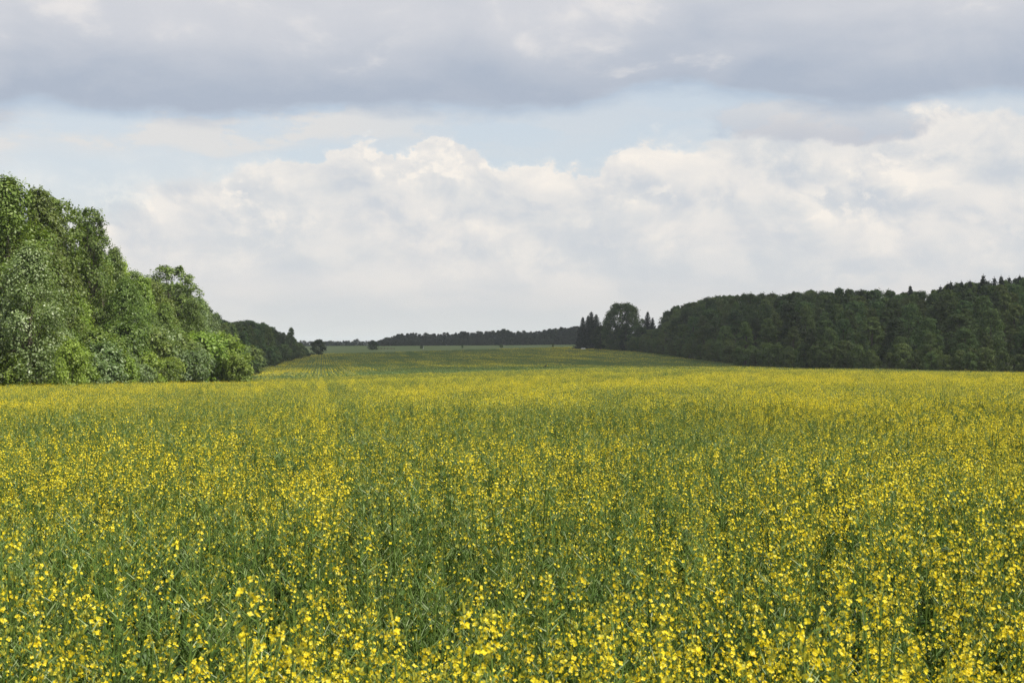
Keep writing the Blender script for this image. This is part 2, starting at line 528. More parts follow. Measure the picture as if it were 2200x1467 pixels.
def make_plant(seed, fl):
    """returns stem(V,F,rnd), leaf quads, list of flower clusters (quads, material index)"""
    rng = np.random.default_rng(seed)
    H = rng.uniform(0.86, 1.04) + 0.05 * fl
    mb = MB(); pods = []; leaves = []; clusters = []
    bend = rng.normal(0, 0.05, 2)
    def main(t): return np.array([bend[0] * t * t, bend[1] * t * t, H * t])
    ts = [0, 0.25, 0.5, 0.75, 0.93]
    mb.add(*tube([main(t) for t in ts], [0.0055, 0.005, 0.004, 0.003, 0.0018], 4))
    tips = [(main(0.78), main(0.93), main(1.0))]
    nb = rng.integers(4, 7)
    for k in range(nb):
        t0 = rng.uniform(0.36, 0.72); a = rng.uniform(0, 2 * math.pi) ; sp = rng.uniform(0.04, 0.12)
        o = np.array([math.cos(a), math.sin(a), 0])
        p0 = main(t0); top = rng.uniform(0.72, 0.97) * H
        p1 = p0 + o * sp * 0.6 + np.array([0, 0, (top - p0[2]) * 0.5])
        p2 = np.array([*(p0 + o * sp)[:2], top])
        mb.add(*tube([p0, p1, p2], [0.003, 0.0024, 0.0015], 3))
        tips.append((lerp(p0, p1, 0.75), lerp(p1, p2, 0.8), p2))
        # leaf at the fork
        ld = unit(o * 1.0 + np.array([0, 0, rng.uniform(-0.1, 0.8)])); L = rng.uniform(0.05, 0.11) * (1.35 - t0)
        s = np.cross(ld, (0, 0, 1)); s /= np.linalg.norm(s)
        c = p0 + ld * L * 0.45
        dn = np.array([0, 0, -L * 0.25])
        leaves += [[p0, c + s * L * 0.2, p0 + ld * L + dn, c - s * L * 0.2]]
    for k in range(rng.integers(6, 10)):          # lower, broader leaves
        t0 = rng.uniform(0.08, 0.6); a = rng.uniform(0, 2 * math.pi)
        p0 = main(t0); ld = unit(np.array([math.cos(a), math.sin(a), rng.uniform(0.1, 1.3)])); L = rng.uniform(0.09, 0.20) * (1.2 - t0) * (1.3 if fl < .2 else 1.0)
        s = np.cross(ld, (0, 0, 1)); s /= np.linalg.norm(s)
        m_ = p0 + ld * L * 0.55; e = p0 + ld * L + np.array([0, 0, -L * 0.3]); w = L * rng.uniform(0.20, 0.33)
        leaves += [[p0 - s * w * 0.2, p0 + s * w * 0.2, m_ + s * w, m_ - s * w], [m_ - s * w, m_ + s * w, e + s * w * .15, e - s * w * .15]]
    for (pa, pb, pc) in tips:
        ax = unit(pc - pa)
        # seed pods up the stalk
        for k in range(rng.integers(14, 24)):
            f = rng.uniform(-0.6, 0.95); p = lerp(pa, pb, f); a = rng.uniform(0, 2 * math.pi)
            o = np.array([math.cos(a), math.sin(a), 0]); d = unit(o * rng.uniform(0.6, 1.1) + np.array([0, 0, rng.uniform(0.5, 1.1)]))
            pods.append(blade(p, d, rng.uniform(0.03, 0.062), rng.uniform(0.0011, 0.0021), rng.normal(size=3)))
        q, mi = [], []
        n = int(round(rng.uniform(0, 2.0) + 31 * fl * rng.uniform(0.25, 1.0)))
        for k in range(n):
            a = rng.uniform(0, 2 * math.pi); hgt = rng.uniform(-0.070, 0.012) * (0.6 + fl); R = rng.uniform(0.005, 0.023) * (0.8 + 0.5 * fl)
            o = np.array([math.cos(a), math.sin(a), 0])
            p = pc + o * R + ax * hgt
            fq = flower(rng, p, o * rng.uniform(0.3, 1.1) + np.array([0, 0, rng.uniform(0.0, 0.9)]), rng.uniform(0.0047, 0.0078))
            q += fq; mi += [2] * 4
            q.append(blade(pc + ax * (hgt - 0.012), unit(p - (pc + ax * (hgt - 0.012))), np.linalg.norm(p - (pc + ax * (hgt - 0.012))), 0.0007)); mi.append(0)
        for k in range(9):                         # buds
            a = rng.uniform(0, 2 * math.pi); o = np.array([math.cos(a), math.sin(a), 0])
            p = pc + o * rng.uniform(0, 0.008) + ax * rng.uniform(0.004, 0.018)
            q.append(blade(p, unit(o * 0.4 + ax), 0.009, 0.0026, rng.normal(size=3))); mi.append(3)
        clusters.append((np.array(q), mi))
    return mb, np.array(pods), np.array(leaves), clusters


def scatter(name, pts, rot, scl, idx, coll):
    """one object whose geometry nodes set an instance of coll's members on every point"""
    me = bpy.data.meshes.new(name)
    me.vertices.add(len(pts)); me.vertices.foreach_set('co', np.asarray(pts, np.float32).ravel())
    for nm, ty, ar, key in (('rot', 'FLOAT_VECTOR', rot, 'vector'), ('scl', 'FLOAT', scl, 'value'), ('idx', 'INT', idx, 'value')):
        a = me.attributes.new(nm, ty, 'POINT')
        a.data.foreach_set(key, np.asarray(ar, np.int32 if ty == 'INT' else np.float32).ravel())
    o = link(name, me)
    ng = bpy.data.node_groups.new(name + '_scatter', 'GeometryNodeTree')
    ng.interface.new_socket('Geometry', in_out='INPUT', socket_type='NodeSocketGeometry')
    ng.interface.new_socket('Geometry', in_out='OUTPUT', socket_type='NodeSocketGeometry')
    N = ng.nodes.new; Lk = ng.links.new
    gi, go = N('NodeGroupInput'), N('NodeGroupOutput')
    ci = N('GeometryNodeCollectionInfo'); ci.inputs[0].default_value = coll
    ci.inputs[1].default_value = True; ci.inputs[2].default_value = True
    ip = N('GeometryNodeInstanceOnPoints'); ip.inputs['Pick Instance'].default_value = True
    def na(nm, ty):
        n = N('GeometryNodeInputNamedAttribute'); n.data_type = ty; n.inputs[0].default_value = nm
        return n.outputs[0]
    er = N('FunctionNodeEulerToRotation')
    Lk(na('rot', 'FLOAT_VECTOR'), er.inputs[0])
    Lk(gi.outputs[0], ip.inputs['Points']); Lk(ci.outputs[0], ip.inputs['Instance'])
    Lk(na('idx', 'INT'), ip.inputs['Instance Index']); Lk(er.outputs[0], ip.inputs['Rotation']); Lk(na('scl', 'FLOAT'), ip.inputs['Scale'])
    Lk(ip.outputs[0], go.inputs[0])
    md = o.modifiers.new('scatter', 'NODES'); md.node_group = ng
    return o


def stock(name, meshes):
    c = bpy.data.collections.new(name)
    for i, me in enumerate(meshes):
        c.objects.link(bpy.data.objects.new('%s_%02d' % (name, i), me))
    return c


# how much of the crop is in flower, place by place (0 green .. 1 yellow)
_PATCH = []
for px, d, sx, sy, a in [  # column, distance, half sizes in metres, more (+) or less (-) bloom
        (550, 11.5, 1.7, 2.6, .30), (150, 12, 1.0, 2.5, .12), (1000, 11, 1.0, 2.5, .18), (1450, 14, 2.5, 3, .15), (1050, 7.6, .9, 1.6, -.42), (700, 7.4, .8, 1.4, -.32),
        (250, 7.0, .7, 1.2, -.25), (1750, 7.4, .9, 1.6, .10), (1400, 5.3, .6, .9, -.15), (300, 5.4, .5, .9, .1), (1900, 4.3, 1.0, 1.2, .32), (1500, 4.6, .5, .8, .15), (1200, 4.0, .9, .7, .22),
        (250, 3.9, .5, .6, .25), (700, 3.9, .5, .6, .25), (450, 5.2, .35, .5, -.2), (900, 5.0, .4, .6, .10),
        (260, 22, 3.0, 5, -.35), (700, 20, 2.5, 4, -.12), (420, 33, 4.5, 7, -.36), (80, 40, 5, 8, .22), (300, 55, 8, 9, .05), (1100, 27, 3, 4, -.30), (820, 24, 2, 4, .12),
        (1500, 35, 7, 10, .28), (1800, 22, 3, 6, .2), (1900, 14, 2, 3, -.05), (1250, 17, 2, 2.2, -.15), (2100, 11, 1.3, 2, -.12), (2000, 60, 14, 20, .25), (1000, 60, 8, 15, .15),
        (560, 55, 4, 9, -.22), (1900, 34, 4, 4, -.15), (1350, 24, 2, 2, -.12)]:
    _PATCH.append((X_at(px, d), d, sx, sy, a))


def bloom(x, y):
    b = 0.43 + 0.95 * (vnoise(x, y, 0.45, 1) - .5) + 0.75 * (vnoise(x, y * 0.7, 2.2, 2) - .5) + 0.40 * (vnoise(x, y * .6, 7, 3) - .5) + 0.25 * (vnoise(x, y, 25, 4) - .5)
    for (px, py, sx, sy, a) in _PATCH:
        b = b + 1.35 * a * np.exp(-((x - px) / sx) ** 2 - ((y - py) / sy) ** 2)
    b = b + 0.16 * np.clip((5.2 - y) / 1.2, 0, 1)
    # drill rows: a strip of fuller bloom down the middle row, a wheel track beside it
    r = x - ROW * y
    w = 0.10 + 0.004 * y
    b = b + 0.30 * np.exp(-((r + 0.02) / w) ** 2) - 0.30 * np.exp(-((r - 0.42 - 0.002 * y) / (w * 1.2)) ** 2) - 0.16 * np.exp(-((r + 1.5) / (w * 1.5)) ** 2)
    b = b - 0.10 * np.clip((y - 110) / 60, 0, 1) - 0.16 * np.exp(-((y - 200) / 35) ** 2) * (x < 30)
    return np.clip(b, 0, 1)


def row_points(rng, d0, d1, spacing, along, umax, margin):
    """points in drill rows between two distances, inside the field of view plus a margin"""
    P = []
    xmax = umax * d1 + margin
    ks = np.arange(-int(xmax / spacing) - 2 - int(0.134 * d1 / spacing), int(xmax / spacing) + 2 + int(0.134 * d1 / spacing))
    ys = np.arange(d0, d1, along)
    K, Y = np.meshgrid(ks * spacing, ys)
    Y = Y + rng.uniform(0, along, Y.shape)
    X = K + ROW * Y + rng.normal(0, spacing * 0.22, K.shape)
    X, Y = X.ravel(), Y.ravel()
    k = (np.abs(X) < umax * Y + margin) & (Y >= d0) & (Y < d1)
    return X[k], Y[k]


# --- level 0/1: whole plants
rngF = np.random.default_rng(11)
LEV = [0.03, 0.14, 0.28, 0.45, 0.66, 0.95]
plants = [[make_plant(100 + 10 * l + v, f) for v in range(3)] for l, f in enumerate(LEV)]
stem_me, leaf_me, clus_me, whole_me = {}, {}, {}, []
for l in range(6):
    for v in range(3):
        mb, pods, leaves, cl = plants[l][v]
        rr = np.random.default_rng(l * 7 + v)
        sq = np.array([[mb.V[i] for i in f] for f in mb.F])
        sq = np.concatenate([sq, pods])
        srnd = np.concatenate([rr.uniform(0.1, 0.6, len(mb.F)), rr.random(len(pods))])
        stem_me[l, v] = quad_mesh('rapeseed_stem', sq, [M['stem']], None, srnd)
        leaf_me[l, v] = quad_mesh('rapeseed_leaves', leaves, [M['rleaf']])
        clus_me[l, v] = [quad_mesh('rapeseed_flowers', q, FIELD_MATS, mi) for q, mi in cl]
        allq = np.concatenate([sq, leaves] + [q for q, _ in cl])
        allm = np.concatenate([np.zeros(len(sq)), np.ones(len(leaves))] + [np.array(mi) for _, mi in cl])
        allr = np.concatenate([srnd, rr.random(len(leaves))] + [rr.random(len(q)) for q, _ in cl])
        whole_me.append(quad_mesh('rapeseed_plant', allq, FIELD_MATS, allm, allr))


def level(b, rng): return np.clip(np.floor(b * 6 + rng.normal(0, 0.5, b.shape)), 0, 5).astype(int)


def crop_scale(x, y, rng):
    return 0.80 + 0.26 * vnoise(x, y, 1.3, 8) + 0.16 * vnoise(x, y, 6, 9) + rng.normal(0, 0.075, np.shape(x))


X, Y = row_points(rngF, 2.9, 26.0, 0.19, 0.16, 0.40, 1.2)
B = bloom(X, Y); LV = level(B, rngF); VA = rngF.integers(0, 3, len(X))
SC = crop_scale(X, Y, rngF); ROT = np.stack([rngF.normal(0.01, 0.055, len(X)), rngF.normal(0.02, 0.055, len(X)), rngF.uniform(0, 6.283, len(X))], -1)
Z = ground_z(X, Y)
# the 300 that show largest stand as plants of their own
show = (np.abs(X) < 0.365 * Y) & (Y > 3.0)
near = np.where(show)[0][np.argsort(Y[show])[:300]]
is_near = np.zeros(len(X), bool); is_near[near] = True
far = ~is_near
scatter_near = scatter('rapeseed_crop', np.stack([X, Y, Z], -1)[far], ROT[far], SC[far], (LV * 3 + VA)[far], stock('rapeseed_plant_stock', whole_me))
tag(scatter_near, 'dense rapeseed crop of green stems and small yellow flowers before the crest', 'rapeseed', kind='stuff')
for i in near:
    l, v = int(LV[i]), int(VA[i])
    o = link('rapeseed_plant', stem_me[l, v], None, (X[i], Y[i], Z[i]))
    o.rotation_euler = ROT[i]; o.scale = (SC[i],) * 3
    u = X[i] / Y[i]
    tag(o, 'rapeseed plant ' + ['nearly all green', 'with very few yellow flowers', 'with scattered yellow flowers', 'with loose yellow flower heads', 'with full yellow flower heads', 'crowned by dense yellow flower heads'][l]
        + ' in the front rows, ' + ('left third' if u < -.12 else 'middle third' if u < .12 else 'right third'), 'rapeseed plant', 'rapeseed plants in the front rows')
    tag(link('foliage', leaf_me[l, v], o), kind='stuff')
    for cm in clus_me[l, v]: tag(link('flower_cluster', cm, o), kind='stuff')


# --- level 2: metre-square tufts of the same crop out to the crest
def make_patch(seed, fl, size, n_plant, leafw, flw, nfl, nst, wx=None):
    rng = np.random.default_rng(seed)
    Q, Mi, R = [], [], []
    for k in range(n_plant):
        p = np.array([rng.uniform(-size / 2, size / 2) if wx is None else rng.normal(0, wx), rng.uniform(-size / 2, size / 2), 0])
        h = rng.normal(0.93, 0.09)
        for j in range(nst):
            a = rng.uniform(0, 6.283); o = np.array([math.cos(a), math.sin(a), 0])
            s = p + o * rng.uniform(0, 0.05); e = p + o * rng.uniform(0.03, 0.16); e[2] = h * rng.uniform(0.72, 1.0); s[2] = h * 0.3
            d = e - s; L = np.linalg.norm(d); d /= L
            Q.append(blade(s, d, L, leafw * 0.45, rng.normal(size=3))); Mi.append(0); R.append(rng.random())
            for m in range(4):                          # pods and small leaves
                f = rng.uniform(0.25, 0.95); b = rng.uniform(0, 6.283)
                dd = unit(np.array([math.cos(b), math.sin(b), rng.uniform(0.0, 1.2)]))
                Q.append(blade(s + d * L * f, dd, rng.uniform(0.04, 0.085), leafw * rng.uniform(.35, .8), rng.normal(size=3))); Mi.append(0 if rng.random() < 0.6 else 1); R.append(rng.random())
            for m in range(rng.poisson(nfl * fl)):
                c = e + rng.normal(0, 0.024, 3) + np.array([0, 0, -0.01])
                nn = unit(rng.normal(size=3) + np.array([0, 0, 0.6]))
                Q.append(leaf_quads(rng, c[None], nn[None], flw * rng.uniform(.8, 1.3), flw * rng.uniform(.6, 1.0))[0]); Mi.append(2); R.append(rng.random())
    return quad_mesh('rapeseed_tuft', np.array(Q), FIELD_MATS, Mi, R)


LEV2 = [0.07, 0.22, 0.45, 0.72, 1.0]
tufts = [make_patch(500 + 10 * l + v, f, 1.0, 32, 0.005, 0.0095, 4.2, 5) for l, f in enumerate(LEV2) for v in range(3)]
tufts += [make_patch(700 + 10 * l + v, f, 1.0, 30, 0.005, 0.0095, 4.2, 5, 0.13) for l, f in enumerate(LEV2) for v in range(3)]
X, Y = row_points(rngF, 26.0, 58.0, 0.85, 0.85, 0.40, 3.0)
X2, Y2 = row_points(rngF, 58.0, 238.0, 0.75, 0.85, 0.40, 3.0)
X2 = np.round((X2 - ROW * Y2) / 0.75) * 0.75 + ROW * Y2 + rngF.normal(0, 0.04, len(X2))      # drilled rows
inrow = np.concatenate([np.zeros(len(X), bool), np.ones(len(X2), bool)])
X, Y = np.concatenate([X, X2]), np.concatenate([Y, Y2])
k = (X > left_edge(Y) + 0.5) & (X < right_edge(Y))
X, Y, inrow = X[k], Y[k], inrow[k]
B = bloom(X, Y)
LV = np.clip(np.floor(B * 5 + rngF.normal(0, 0.6, len(X))), 0, 4).astype(int)
rz = np.where(inrow, rngF.integers(0, 2, len(X)) * math.pi, rngF.integers(0, 4, len(X)) * 1.5708) + 0.134
tag(scatter('rapeseed_slope', np.stack([X, Y, ground_z(X, Y)], -1), np.stack([0 * X, 0 * X, rz], -1),
            crop_scale(X, Y, rngF) * 0.83, LV * 3 + rngF.integers(0, 3, len(X)) + np.where(inrow, 15, 0), stock('rapeseed_tuft_stock', tufts)),
    'yellow green rapeseed covering the gentle slope up to the crest', 'rapeseed', kind='stuff')


# --- level 3: the far side of the dip, rows of the same crop seen from afar
ROWP = 0.72
def make_rows(seed, fl, cov=1.0):
    rng = np.random.default_rng(seed)
    W, Ln = ROWP * 4, 5.0
    Q, Mi, R = [], [], []
    for r in range(4):
        x0 = (r + .5) * ROWP - W / 2
        rowf = rng.uniform(0.6, 1.3)
        for k in range(int(330 * cov)):
            y = rng.uniform(-Ln / 2, Ln / 2); x = x0 + rng.normal(0, 0.12); h = rng.normal(0.88, 0.09)
            n = unit(np.array([rng.normal(), rng.normal(), rng.normal(0.45, .5)]))
            Q.append(leaf_quads(rng, np.array([[x, y, h * rng.uniform(0.45, 0.95)]]), n[None], rng.uniform(.06, .11), rng.uniform(.03, .06))[0]); Mi.append(0 if rng.random() < .85 else 1); R.append(rng.uniform(.3, 1))
            if rng.random() < fl * rowf * 1.25:
                n = unit(np.array([rng.normal(), rng.normal(), rng.normal(0.7, .5)]))
                Q.append(leaf_quads(rng, np.array([[x, y, h + rng.normal(0.03, .05)]]), n[None], rng.uniform(.035, .065), rng.uniform(.025, .045))[0]); Mi.append(2); R.append(rng.random())
    return quad_mesh('rapeseed_row', np.array(Q), FIELD_MATS, Mi, R)


LEV3 = [0.0, 0.03, 0.075, 0.15, 0.27]
rowm = [make_rows(800 + 10 * l + v, f) for l, f in enumerate(LEV3) for v in range(3)]
X, Y = [], []
for yy in np.arange(238.0, 862.0, 4.9):
    xs = np.arange(-260, 260, ROWP * 4) + ROW * yy
    X.append(xs); Y.append(np.full(len(xs), yy))
X, Y = np.concatenate(X), np.concatenate(Y)
k = (X > left_edge(Y) + 1.5) & (X < right_edge(Y) + 1.0) & (np.abs(X) < 0.40 * Y + 10) & (Y < far_edge(X))
X, Y = X[k], Y[k]
Bf = 0.26 + 0.34 * (vnoise(X, Y * .5, 30, 21) - .5) + 0.26 * (vnoise(X * .5, Y, 14, 22) - .5) + 0.3 * (vnoise(X - ROW * Y, Y * .05, 4, 23) - .5)
Bf = Bf - 0.22 * np.clip((345 - Y) / 60, 0, 1) - 0.15 * np.exp(-((Y - 230) / 35) ** 2) * (X < 5)
Bf = Bf + 0.22 * np.exp(-((X - left_edge(Y)) / 22) ** 2) + 0.15 * (X > 15) * (Y > 600) + 0.12 * (X > 25) * (Y < 260)
LV = np.clip(np.floor(Bf * 5 + rngF.normal(0, 0.45, len(X))), 0, 4).astype(int)
tag(scatter('rapeseed_far_slope', np.stack([X, Y, ground_z(X, Y)], -1), np.stack([0 * X, 0 * X, np.full(len(X), 0.134)], -1),
            rngF.normal(1.0, 0.03, len(X)) + 0.07 * (vnoise(X, Y * .3, 18, 25) - .5), LV * 3 + rngF.integers(0, 3, len(X)), stock('rapeseed_row_stock', rowm)),
    'far slope of the rapeseed field in cloud shadow, with faint drill rows', 'rapeseed', kind='stuff')

# ---------------------------------------------------------------- trees: leaves, bark
M['leaf_mid'] = leaf_mat('leaf_mid', [(0, (0.065, 0.115, 0.018)), (0.6, (0.125, 0.195, 0.034)), (0.9, (0.18, 0.25, 0.060)), (1, (0.27, 0.34, 0.15))], 0.36, 0.3, 0.45, 0.35)
M['leaf_bright'] = leaf_mat('leaf_bright', [(0, (0.115, 0.185, 0.022)), (0.6, (0.205, 0.305, 0.042)), (0.9, (0.27, 0.37, 0.070)), (1, (0.38, 0.47, 0.16))], 0.38, 0.3, 0.45, 0.25)
M['leaf_silver'] = leaf_mat('leaf_silver', [(0, (0.065, 0.115, 0.025)), (0.5, (0.125, 0.190, 0.055)), (0.8, (0.22, 0.29, 0.13)), (1, (0.38, 0.45, 0.27))], 0.34, 0.35, 0.42, 0.25)
M['leaf_shaded'] = leaf_mat('leaf_shaded', [(0, (0.034, 0.066, 0.019)), (0.6, (0.053, 0.097, 0.027)), (1, (0.092, 0.145, 0.046))], 0.3, 0.15, 0.6, 0.85)  # cloud shade on the far woods partly put into these deeper greens
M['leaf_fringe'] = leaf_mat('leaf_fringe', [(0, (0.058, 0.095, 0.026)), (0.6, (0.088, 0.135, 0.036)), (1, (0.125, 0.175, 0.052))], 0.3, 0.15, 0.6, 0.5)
M['leaf_far'] = leaf_mat('leaf_far', [(0, (0.028, 0.040, 0.022)), (0.6, (0.042, 0.056, 0.032)), (1, (0.070, 0.085, 0.050))], 0.2, 0.2, 0.55, 0.4)
M['needle'] = leaf_mat('needle', [(0, (0.010, 0.018, 0.011)), (0.7, (0.018, 0.030, 0.018)), (1, (0.032, 0.046, 0.028))], 0.1, 0.2, 0.5, 0.3)
M['bark'] = plain_mat('bark', (0.075, 0.060, 0.045), 0.9, 0.4, 2.5)
M['bark_pale'] = plain_mat('bark_pale', (0.30, 0.29, 0.26), 0.8, 0.45, 1.5)

UP = np.array([0, 0, 1.0])


def make_tree(seed, H, R, z0, nlobe, ntuft, nleaf, leaf, prof, lobe=(0.26, 0.42), thick=0.022, spread=0.16, airy=0.0):
    """broadleaf: tapered trunk with limbs to every lobe; crown of leaf tufts over the lobes"""
    rng = np.random.default_rng(seed)
    C, LR = [], []
    for k in range(nlobe):
        t = ((k + rng.random()) / nlobe) ** 0.9
        e = R * prof(t); a = k * 2.39996 + rng.normal(0, 0.4)
        lr = R * rng.uniform(*lobe) * (0.75 + 0.35 * prof(t))
        rad = max(0.0, e - lr * 0.75) * math.sqrt(rng.uniform(0.12, 1.0))
        C.append((math.cos(a) * rad, math.sin(a) * rad, z0 + (H - z0) * t)); LR.append(lr)
    C, LR = np.array(C), np.array(LR)
    C[:, 2] = np.minimum(C[:, 2], H - LR * 0.8); C[:, 2] = np.maximum(C[:, 2], LR * 0.5)
    Q = []
    axis = np.array([0, 0, z0 + (H - z0) * 0.35])
    for c, lr in zip(C, LR):
        out = unit(c - axis)
        d = unit(rng.normal(size=(ntuft, 3)) + out * 0.75 + UP * 0.25)
        rr_ = np.where(rng.random((ntuft, 1)) < .08, rng.uniform(1.08, 1.38, (ntuft, 1)), rng.uniform(0.62, 1.10, (ntuft, 1)))
        tc = c + d * lr * rr_ * np.array([1, 1, 0.85])
        L = np.repeat(tc, nleaf, 0) + rng.normal(0, 1, (ntuft * nleaf, 3)) * (lr * spread)
        nn = unit(np.repeat(d, nleaf, 0) * 0.9 + UP * 0.5 + rng.normal(0, 0.42, (ntuft * nleaf, 3)))
        s = leaf * rng.uniform(0.65, 1.3, ntuft * nleaf)
        Q.append(leaf_quads(rng, L, nn, s, s * 0.62))
    Q = np.concatenate(Q)
    Q[:, :, 2] = np.maximum(Q[:, :, 2], 0.05)
    crown = quad_mesh('crown', Q, [M['leaf_mid']], None, rng.random(len(Q)))
    mb = MB()
    tw = rng.normal(0, 0.02 * H, 2)
    def tr(f): return np.array([tw[0] * f * f, tw[1] * f * f, H * f])
    r0 = H * thick
    mb.add(*tube([tr(f) for f in (0, 0.04, 0.2, 0.45, 0.7, 0.88)], [r0 * 1.35, r0, r0 * .85, r0 * .6, r0 * .32, r0 * .1], 8))
    for c, lr in zip(C, LR):
        f0 = max(0.10, min(0.8, c[2] / H - 0.22 * rng.uniform(0.6, 1.4)))
        p = tr(f0); mid = lerp(p, c, 0.5) + np.array([0, 0, -0.05 * np.linalg.norm(c - p)])
        w = r0 * 0.28 * (1.1 - f0)
        mb.add(*tube([p, mid, c], [w, w * .65, w * .25], 5))
        for j in range(2 + int(4 * airy)):
            e = c + unit(rng.normal(size=3) + UP * .4) * lr * 0.9
            mb.add(*tube([lerp(mid, c, 0.6), lerp(mid, e, 0.75), e], [w * .4, w * .25, w * .08], 3))
    return mb.mesh('trunk', M['bark'], True), crown


def make_spruce(seed, H, R, tiers=40):
    rng = np.random.default_rng(seed)
    mb = MB(); mb.add(*tube([(0, 0, 0), (0, 0, H * .5), (0, 0, H * 0.985)], [H * .016, H * .009, H * .0012], 7))
    P, Nn, Sz = [], [], []
    for k in range(tiers):
        t = (k + 0.5) / tiers
        z = H * (0.02 + 0.96 * t)
        L = R * (1 - t) ** 0.8 * rng.uniform(0.8, 1.12) + 0.22
        for j in range(11):
            a = 6.283 * (j + rng.random() * .8) / 11 + k; l = L * rng.uniform(0.72, 1.12)
            o = np.array([math.cos(a), math.sin(a), 0])
            n = max(2, int(l / 0.30))
            for i in range(n):
                f = (i + .8) / n
                c = np.array([0, 0, z]) + o * l * f + UP * (-0.30 * l * math.sin(f * 2.0) + 0.14 * l * f * f)
                for q in range(3):
                    P.append(c + rng.normal(0, .10, 3) + UP * rng.uniform(-.22, .02)); Nn.append(o * .4 + UP * rng.uniform(.1, .8) + rng.normal(0, .5, 3)); Sz.append(rng.uniform(.24, .42) * (1 - .45 * t))
    for i in range(10):
        f = i / 9; P.append(np.array([0, 0, H * (.95 + .05 * f)]) + rng.normal(0, .03, 3)); Nn.append(rng.normal(size=3) * np.array([1, 1, .1])); Sz.append(.20 - .1 * f)
    Sz = np.array(Sz)
    Q = leaf_quads(rng, np.array(P), unit(np.array(Nn)), Sz, Sz * .6)
    Q = np.array(Q)
    return mb.mesh('trunk', M['bark'], True), quad_mesh('crown', Q, [M['needle']], None, rng.random(len(Q)))


dome = lambda t: max(0.0, math.sin(math.pi * min(1, 0.16 + 0.84 * t) ** 0.95)) ** 0.55
egg = lambda t: max(0.0, math.sin(math.pi * min(1, 0.22 + 0.78 * t))) ** 0.75
rnd_ = lambda t: max(0.0, math.sin(math.pi * min(1, 0.10 + 0.88 * t))) ** 0.5
slim = lambda t: max(0.0, math.sin(math.pi * min(1, 0.25 + 0.74 * t))) ** 0.9

PROTO = {}
for i in range(4):
    PROTO['near', i] = (18.0, make_tree(20 + i, 18, 4.7 + 0.5 * (i % 2), 1.6, 34, 46, 13, 0.165, dome if i % 2 else egg, spread=0.17))
for i in range(2):
    PROTO['airy', i] = (18.0, make_tree(40 + i, 18, 4.6, 4.0, 30, 26, 12, 0.16, rnd_, lobe=(0.18, 0.30), spread=0.17, airy=1.0))
for i in range(3):
    PROTO['bush', i] = (5.0, make_tree(50 + i, 5.0, 2.7, 0.5, 20, 34, 12, 0.125, rnd_, thick=0.016))
for i in range(4):
    PROTO['wood', i] = (18.0, make_tree(60 + i, 18, 3.7 + .45 * i, 2.0, 26, 34, 12, 0.22, dome if i % 2 else egg, lobe=(0.22, 0.44), spread=0.14))
for i in range(3):
    PROTO['shrub', i] = (6.0, make_tree(70 + i, 6.0, 2.9, 0.5, 14, 26, 9, 0.22, rnd_ if i else egg, thick=0.016))
for i in range(4):
    PROTO['birch', i] = (13.0, make_tree(80 + i, 13, 2.5 + .3 * (i % 3), 1.2, 18, 22, 7, 0.30, slim if i % 2 else egg, lobe=(.28, .48), thick=0.014))
PROTO['round', 0] = (20.0, make_tree(90, 20, 9.5, 2.0, 70, 34, 10, 0.30, rnd_, lobe=(.15, .26), spread=.2))
for i in range(3):
    PROTO['spruce', i] = (17.0, make_spruce(95 + i, 17.0, 4.0 + .4 * i, 40))

_cnt = {}


def plant_tree(kind, var, name, x, y, h, width, leafmat, label, cat, group=None, rot=None, sink=0.0, bark='bark'):
    """width multiplies the proto's own spread at that height"""
    H, (tm, cm) = PROTO[kind, var]
    rng = np.random.default_rng(int(abs(x) * 131 + y * 17) % 100003)
    s = h / H
    o = link(name, None, None, (x, y, gz(x, y) - 0.05 - sink))
    o.empty_display_size = 1.0
    o.rotation_euler = (rng.normal(0, 0.02), rng.normal(0, 0.02), rng.uniform(0, 6.283) if rot is None else rot)
    o.scale = (s * width, s * width, s)
    tag(o, label, cat, group)
    t = link('trunk', tm, o); c = link('crown', cm, o)
    for ob, mt in ((t, bark), (c, leafmat)):
        ob.material_slots[0].link = 'OBJECT'; ob.material_slots[0].material = M[mt]
    return o


def h_for(py, x, y): return float(Z_at(py, y)) - gz(x, y)
def px_of(x, y): return CX + FPX * x / y


